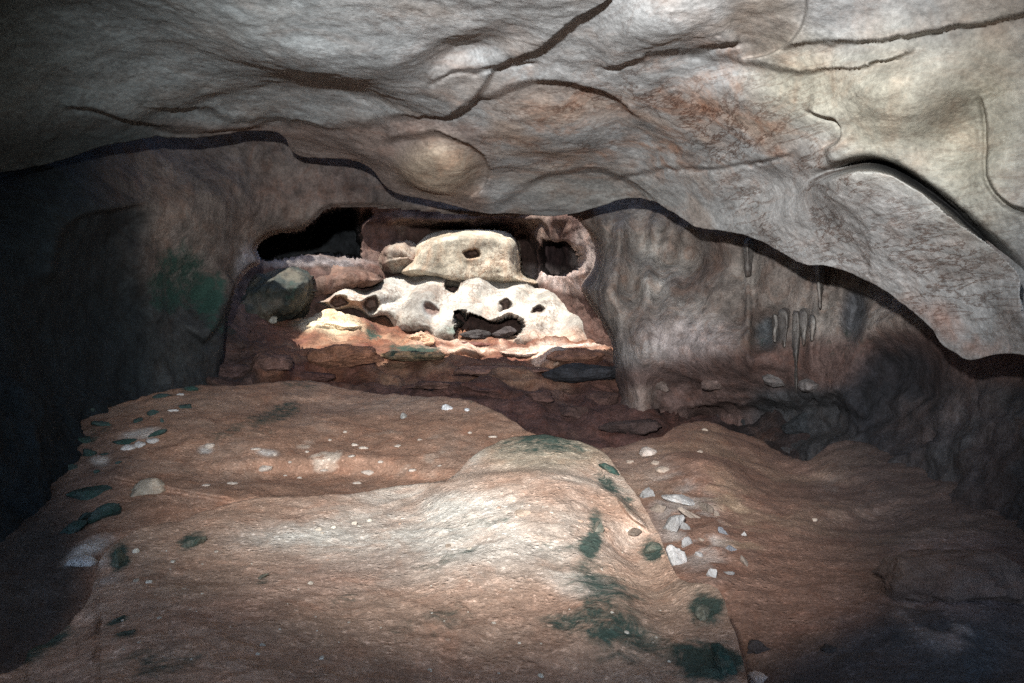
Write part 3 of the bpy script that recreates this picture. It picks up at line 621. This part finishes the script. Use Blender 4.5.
# left slope: mossy dark stones
L_ = 'mossy stones on the left slope'
left = [(186, 407, 20, 9, 0, 'small oval dark mossy stone highest on the left slope, beside a pale patch'), (137, 422, 13, 15, 0, 'blocky dark green stone left of the small upright one'), (152, 414, 14, 10, 10, 'green stone tucked behind the blocky dark stone'),
 (162, 422, 6, 9, 0, 'tiny upright mossy stone right of the blocky dark one'), (104, 424, 22, 8, 5, 'flat dark stone with a pale vein near the dark left edge'), (156, 434, 24, 8, -15, 'slanting dark mossy stone with a pale chip underneath it'), (126, 442, 24, 10, 0, 'long dark mossy stone resting on white rock'),
 (88, 455, 17, 12, 5, 'rounded mossy stone above the squarish one'), (70, 469, 18, 12, 10, 'squarish dark mossy stone at the left dark edge'), (105, 454, 9, 4, 0, 'thin mossy chip right of the rounded mossy stone'), (118, 463, 10, 5, -20, 'small slanting mossy stone above the wide jagged one'), (97, 472, 7, 5, 0, 'very small dark stone above the wide jagged mossy stone'),
 (90, 493, 42, 16, -5, 'wide jagged dark mossy stone on the left slope'), (102, 517, 38, 20, -32, 'long slanting mossy boulder below the wide jagged stone'), (72, 530, 40, 14, -35, 'dark mossy boulder sloping into the shadow at left'), (82, 440, 26, 11, -10, 'broad mossy stone behind the rounded one'),
 (92, 412, 12, 14, 0, 'dark stone standing at the edge of the left shadow'), (160, 397, 26, 9, 0, 'low dark ledge stone behind the highest oval stone'), (190, 390, 22, 7, -5, 'mossy stone on the crest of the middle mound'), (82, 520, 30, 8, -40, 'thin slanting mossy rib left of the long boulder')]
for i, (x, y, w, h, r, lb) in enumerate(left): stone('mossy_stone', x, y, w, h, mds, DK, lb, moss=.5, rot=-r, seed=i, group=L_, facets=12, cut=(.4, .8))
stone('pale_stone', 148, 491, 34, 24, mds, (.36, .30, .23), 'tan rounded boulder with a green mossy left side, on the left slope', moss=.28, seed=31)
for i, (x, y, w, h, lb) in enumerate([(128, 448, 14, 7, 'left white chip under the long dark mossy stone'), (140, 445, 12, 7, 'middle white chip under the long dark mossy stone'), (153, 441, 14, 6, 'right white chip under the slanting dark stone'), (173, 411, 11, 5, 'white chip left of the highest oval mossy stone'), (181, 395, 8, 4, 'white chip under the mossy crest stone'), (70, 446, 5, 4, 'tiny white chip at the edge of the left shadow'),
   (82, 562, 32, 14, 'pale slab edge in the gap left of the foreground mound'), (122, 546, 16, 10, 'pale knob beside the left edge of the foreground mound')]): stone('pale_stone', x, y, w, h, mds, PALE, lb, seed=40+i, sub=3)
# stones on the foreground mound
for i, (x, y, w, h, r, m, lb) in enumerate([(190, 545, 30, 12, -25, .6, 'mossy slanting stone on the upper left of the foreground mound'), (118, 563, 24, 36, 0, .62, 'upright mossy stone at the left end of the foreground mound'), (262, 578, 20, 7, -30, .45, 'thin dark stone half buried in the foreground mound'), (118, 619, 20, 6, -20, .6, 'upper of two thin mossy stones low on the foreground mound'), (124, 634, 24, 6, -15, .6, 'lower of two thin mossy stones low on the foreground mound'),
   (655, 549, 20, 24, 15, .5, 'bright green mossy stone on the right rim of the foreground mound'), (609, 470, 34, 10, 40, .6, 'long mossy stone along the top right rim of the foreground mound'), (704, 614, 22, 28, 0, .55, 'deep green mossy knob on the lower right rim'), (724, 662, 34, 36, 0, .6, 'large deep green mossy block at the bottom right of the mound'), (598, 530, 14, 24, -10, .5, 'small dark mossy stone right of the pale top of the mound')]):
    stone('mossy_stone', x, y, w, h, fds, (.16, .15, .11) if i != 9 else (.2, .17, .13), lb, moss=m, rot=-r, seed=60+i, group='mossy stones on the foreground mound', facets=12, cut=(.35, .75))
stone('brown_stone', 632, 532, 18, 7, fds, (.16, .12, .09), 'small dark brown stone above the bright green mossy stone', seed=81)
stone('brown_stone', 522, 513, 18, 7, fds, (.36, .27, .2), 'small tan stone lying on the pale top of the foreground mound', seed=82)
stone('brown_stone', 448, 546, 6, 5, fds, (.26, .2, .15), 'brown pebble in the middle of the foreground mound', seed=83, sub=3)
# pale slabs right of the foreground mound
sl = [(646, 496, 22, 16, -20, 'white stone closest to the mound rim, above the pale slabs'), (657, 510, 12, 12, 0, 'small tan stone below the white one by the mound rim'), (684, 501, 34, 9, 25, 'long pale slab lying highest among the slabs'), (673, 527, 16, 36, 12, 'tall upright pale slab beside the green mossy stone'), (692, 516, 28, 7, 30, 'yellowish slab under the long pale one'),
 (686, 528, 12, 9, 20, 'small pale slab right of the tall one'), (688, 545, 16, 10, 10, 'squat pale slab below the small one'), (678, 562, 20, 22, 0, 'white block with a dark round hole at its foot'), (705, 509, 16, 7, 40, 'thin tan slab on the upper right of the slabs'), (716, 515, 10, 6, 50, 'small tan chip above the bluish slabs'),
 (724, 534, 16, 6, 35, 'pale bluish slab in the right row'), (732, 549, 22, 8, 30, 'pale bluish slab with a dark crack in the right row'), (744, 535, 8, 8, 0, 'cream stone standing alone at the right of the slabs'), (703, 541, 14, 5, 40, 'narrow tan sliver among the slabs'), (712, 576, 14, 12, 10, 'dull pale slab low among the slabs'), (730, 574, 12, 8, 20, 'dull pale chip right of the low slab'),
 (744, 562, 8, 14, -40, 'thin tan sliver at the lower right of the slabs'), (700, 556, 12, 8, 0, 'small rounded pale stone in the middle of the slabs')]
for i, (x, y, w, h, r, lb) in enumerate(sl):
    c = PALE if i not in (1, 4, 8, 9, 13, 16) else TAN
    if i in (10, 11): c = (.42, .42, .44)
    stone('pale_slab' if w > 14 else 'pale_stone', x, y, w*(1.65 if i < 9 else 1.35), h*(1.7 if i < 9 else 1.45), rds, tuple(q*(.5+.3*((i*7)%5)/4) for q in c), lb, rot=-r, seed=100+i, group='pale slabs right of the foreground mound', facets=14, cut=(.3, .7), deep=.7)
stone('pale_stone', 647, 453, 19, 12, rds, (.5, .42, .36), 'lumpy pale stone on the crest left of the right mound', seed=130)
for i, (x, y, w, h, lb) in enumerate([(630, 462, 8, 5, 'tan chip left below the lumpy pale stone'), (655, 463, 10, 5, 'tan chip below the lumpy pale stone'), (664, 470, 18, 7, 'brown broken lump right of the tan chips'), (700, 452, 8, 5, 'tan chip on the left face of the right mound'), (705, 430, 7, 4, 'tan chip on the very top of the right mound'), (815, 520, 7, 4, 'pale chip lying alone low on the right slope')]):
    stone('tan_stone', x, y, w, h, rds, TAN, lb, seed=140+i, sub=3)
stone('dark_stone', 758, 650, 24, 16, rds, (.07, .055, .05), 'dark stone at the bottom beside the mossy block', seed=150)
stone('tan_stone', 757, 677, 22, 12, rds, (.42, .33, .28), 'tan stone at the bottom edge of the picture below the dark stone', seed=151)
stone('dark_stone', 829, 650, 16, 10, rds, (.06, .05, .045), 'dark stone alone on the shaded lower right slope', seed=152)
stone('shadowed_boulder', 958, 584, 150, 66, rds, (.115, .08, .065), 'broad dim boulder low on the right side', cat='boulder', seed=153, sub=5, facets=4, deep=.8)
# pebbles on the middle mound
stone('white_stone', 447, 408, 12, 7, mds, (.7, .7, .7), 'small white stone on the crest of the middle mound', seed=160)
stone('white_stone', 467, 410, 6, 4, mds, (.6, .6, .6), 'tiny white chip right of the white crest stone', seed=161, sub=3)
stone('tan_stone', 404, 417, 7, 10, mds, (.38, .36, .33), 'grey upright chip left of the white crest stone', seed=162, sub=3)
pb = [(210, 446, 11, 7), (256, 449, 13, 3), (265, 468, 16, 8), (232, 484, 12, 6), (206, 486, 9, 5), (355, 445, 8, 4), (364, 448, 10, 4), (352, 456, 9, 4), (368, 473, 16, 6), (358, 484, 12, 5), (324, 470, 9, 3), (285, 476, 6, 3), (380, 462, 7, 3), (345, 432, 5, 3), (307, 452, 5, 3), (300, 478, 6, 3), (398, 446, 8, 4), (420, 440, 6, 3), (290, 462, 4, 3), (275, 455, 5, 3), (412, 470, 9, 4), (440, 466, 6, 3), (330, 440, 4, 3), (493, 437, 10, 3), (470, 433, 5, 3)]
for i, (x, y, w, h) in enumerate(pb): stone('pebble', x, y, w, h, mds, (.55, .46, .38), 'small pale pebble scattered on the brown middle mound', 'pebble', seed=170+i, sub=2, group='pebbles on the middle mound')
for i in range(150):
    x = RNG.uniform(110, 690); y = RNG.uniform(500, 678); 
    yc = np.interp(x, [p[0] for p in FG], [p[1] for p in FG])
    if y < yc+12: continue
    w = 2+RNG.uniform(0, 2.4)**2; col = [(.6, .54, .44), (.42, .28, .2), (.5, .42, .33)][i % 3]
    stone('pebble', x, y, w, w*RNG.uniform(.5, .8), fds, col, 'small pebble scattered on the foreground mound', 'pebble', seed=210+i, sub=2, group='pebbles on the foreground mound')
# chamber rubble
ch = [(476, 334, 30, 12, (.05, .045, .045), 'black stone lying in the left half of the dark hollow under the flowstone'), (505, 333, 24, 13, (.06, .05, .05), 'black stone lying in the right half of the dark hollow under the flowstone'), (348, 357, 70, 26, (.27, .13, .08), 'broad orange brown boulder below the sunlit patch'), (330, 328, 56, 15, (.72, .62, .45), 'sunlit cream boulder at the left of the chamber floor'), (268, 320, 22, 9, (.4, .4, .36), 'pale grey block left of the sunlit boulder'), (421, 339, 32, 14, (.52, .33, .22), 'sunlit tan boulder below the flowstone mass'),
 (270, 362, 46, 24, (.14, .08, .065), 'dark reddish boulder at the left of the chamber floor'), (584, 374, 76, 20, (.035, .035, .04), 'black flat boulder at the right foot of the opening'), (578, 357, 60, 14, (.25, .13, .09), 'red brown block above the black boulder'), (500, 372, 90, 14, (.2, .11, .085), 'long reddish slab across the middle of the chamber floor'),
 (470, 345, 44, 9, (.13, .06, .05), 'dark red ledge under the black hollows'), (525, 352, 50, 10, (.45, .33, .27), 'pale pink slab right of the dark red ledge'), (555, 336, 34, 9, (.5, .44, .38), 'pale rubble lump at the right foot of the flowstone'), (410, 356, 64, 12, (.3, .2, .12), 'low green topped boulder in front of the tan one'),
 (225, 372, 50, 16, (.09, .055, .05), 'dull red boulder in the shade at far left of the floor'), (310, 378, 60, 14, (.10, .05, .042), 'dark red ledge behind the crest of the middle mound'), (440, 385, 70, 10, (.12, .065, .05), 'low dark red ledge right of the mound crest'), (562, 352, 18, 7, (.5, .4, .34), 'small pale stone between the pink slab and the red block')]
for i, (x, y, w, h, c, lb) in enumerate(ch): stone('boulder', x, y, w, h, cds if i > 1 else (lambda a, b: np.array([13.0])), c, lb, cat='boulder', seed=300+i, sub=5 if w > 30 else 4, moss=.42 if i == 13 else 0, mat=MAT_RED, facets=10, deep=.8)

# broken rock at the foot of the right wall
ft = [(632, 392, 30, 20, (.24, .19, .16), 'pale brown lump at the foot of the pillar beside the opening'), (603, 400, 44, 22, (.10, .055, .045), 'dark red boulder left of the pale brown lump'), (655, 410, 34, 18, (.13, .075, .06), 'reddish boulder right of the pale brown lump'), (690, 400, 46, 26, (.12, .075, .062), 'broad dull red boulder under the middle of the right wall'),
      (575, 412, 40, 16, (.085, .05, .042), 'low dark boulder in the hollow behind the foreground mound'), (630, 425, 60, 18, (.07, .045, .04), 'long dark slab in the hollow left of the right mound'), (725, 412, 30, 20, (.06, .05, .05), 'dark grey boulder right of the broad dull red one'), (758, 418, 44, 24, (.05, .05, .052), 'blackish boulder under the dripstone group'),
      (800, 425, 40, 26, (.045, .048, .052), 'blackish boulder right of the one under the dripstones'), (540, 398, 36, 12, (.11, .06, .05), 'flat dark red rock in front of the black flat boulder'), (660, 386, 22, 14, (.2, .15, .13), 'small brown lump on the wall foot above the reddish boulder'), (712, 384, 26, 14, (.16, .11, .095), 'small brown lump above the broad dull red boulder')]
for i, (x, y, w, h, c, lb) in enumerate(ft): stone('boulder', x, y, w, h, cds if y > 390 else on(wall_depth), c, lb, cat='boulder', seed=370+i, sub=4, mat=MAT_RED, facets=12, deep=.9, cut=(.4, .8))

# hanging drapery on the right wall
DR = [((775, 316, 6, 26), 'short thin drip at the left of the dripstone group on the right wall'), ((784, 311, 10, 36), 'stout short drip second from the left in the dripstone group'), ((796, 312, 9, 78), 'long dripstone column in the middle of the group, reaching furthest down'),
      ((804, 311, 9, 34), 'broad short drip just right of the long dripstone column'), ((812, 317, 6, 24), 'short thin drip at the right end of the dripstone group'), ((820, 264, 7, 44), 'pale drip running down from the ceiling lip above the dripstone group'), ((748, 241, 6, 34), 'narrow pale drip under the ceiling lip, left of the dripstone group')]
for i, ((x, y, w_, h_), lb) in enumerate(DR):
    P = [(x-w_*.5, y+1), (x, y-2), (x+w_*.5, y+1), (x+w_*.55, y+h_*.35), (x+w_*.2+1, y+h_*.7), (x+1.5, y+h_), (x-1.5, y+h_), (x-w_*.35, y+h_*.65), (x-w_*.6, y+h_*.3)]
    boss('dripstone', P, lambda px, py: wall_depth(px, py)-.1, .07, w_*.5, .25, MAT_FLOW, flat_col((.14, .125, .115), (.25, .23, .21), k=5, seed=430+i), lambda W, px, py: .035*fbm(W, (5, 5, 2), 4, 440+i), lb, 'dripstone', step_=.8, group='dripstones on the right wall')
for i, (x, y, w, h, lb) in enumerate([(775, 380, 26, 14, 'pale lumpy rock left of the foot of the dripstone column'), (812, 386, 26, 14, 'grey lumpy rock right of the foot of the dripstone column')]): stone('rock_lump', x, y, w, h, on(wall_depth), (.12, .105, .10), lb, cat='rock', seed=340+i)

# ================================================================== light, sky, camera
w = bpy.data.worlds.new('World'); sc.world = w; w.use_nodes = True; nt = w.node_tree
sk = nt.nodes.new('ShaderNodeTexSky'); sk.sky_type = 'NISHITA'; sk.sun_disc = False
SUN_EL, SUN_AZ = 67, -150        # azimuth from +Y towards +X
sk.sun_elevation = math.radians(SUN_EL); sk.sun_rotation = math.radians(SUN_AZ)
bg = nt.nodes['Background']; nt.links.new(sk.outputs[0], bg.inputs[0]); bg.inputs[1].default_value = .15
from mathutils import Vector
def aim(o, d): o.rotation_euler = Vector(d).to_track_quat('-Z', 'Y').to_euler()
su = bpy.data.lights.new('sun', 'SUN'); su.energy = 5; su.angle = math.radians(.5); su.color = (1, .95, .86)
so = bpy.data.objects.new('sun', su); COL.objects.link(so)
e, a = math.radians(SUN_EL), math.radians(SUN_AZ); aim(so, (-math.sin(a)*math.cos(e), -math.cos(a)*math.cos(e), -math.sin(e)))
fl = bpy.data.lights.new('camera_flash', 'SPOT'); fl.energy = 1450; fl.spot_size = math.radians(74); fl.spot_blend = 1; fl.shadow_soft_size = .05; fl.color = (.97, .99, 1)
fo = bpy.data.objects.new('camera_flash', fl); COL.objects.link(fo); fo.location = (-.3, -.1, 2.35); aim(fo, (.085, 1, .03))
cam = bpy.data.cameras.new('camera'); co = bpy.data.objects.new('camera', cam); COL.objects.link(co)
co.location = (0, 0, CZ); co.rotation_euler = (math.radians(90), 0, 0); cam.sensor_width = 36; cam.lens = 36*F/1024; cam.clip_start = .05; cam.clip_end = 500
sc.camera = co
vs = sc.view_settings; vs.view_transform = 'Standard'; vs.look = 'None'; vs.gamma = 1; vs.exposure = 1.2
sc.cycles.max_bounces = 4; sc.cycles.diffuse_bounces = 3; sc.cycles.sample_clamp_indirect = 4
sc.cycles.use_denoising = False
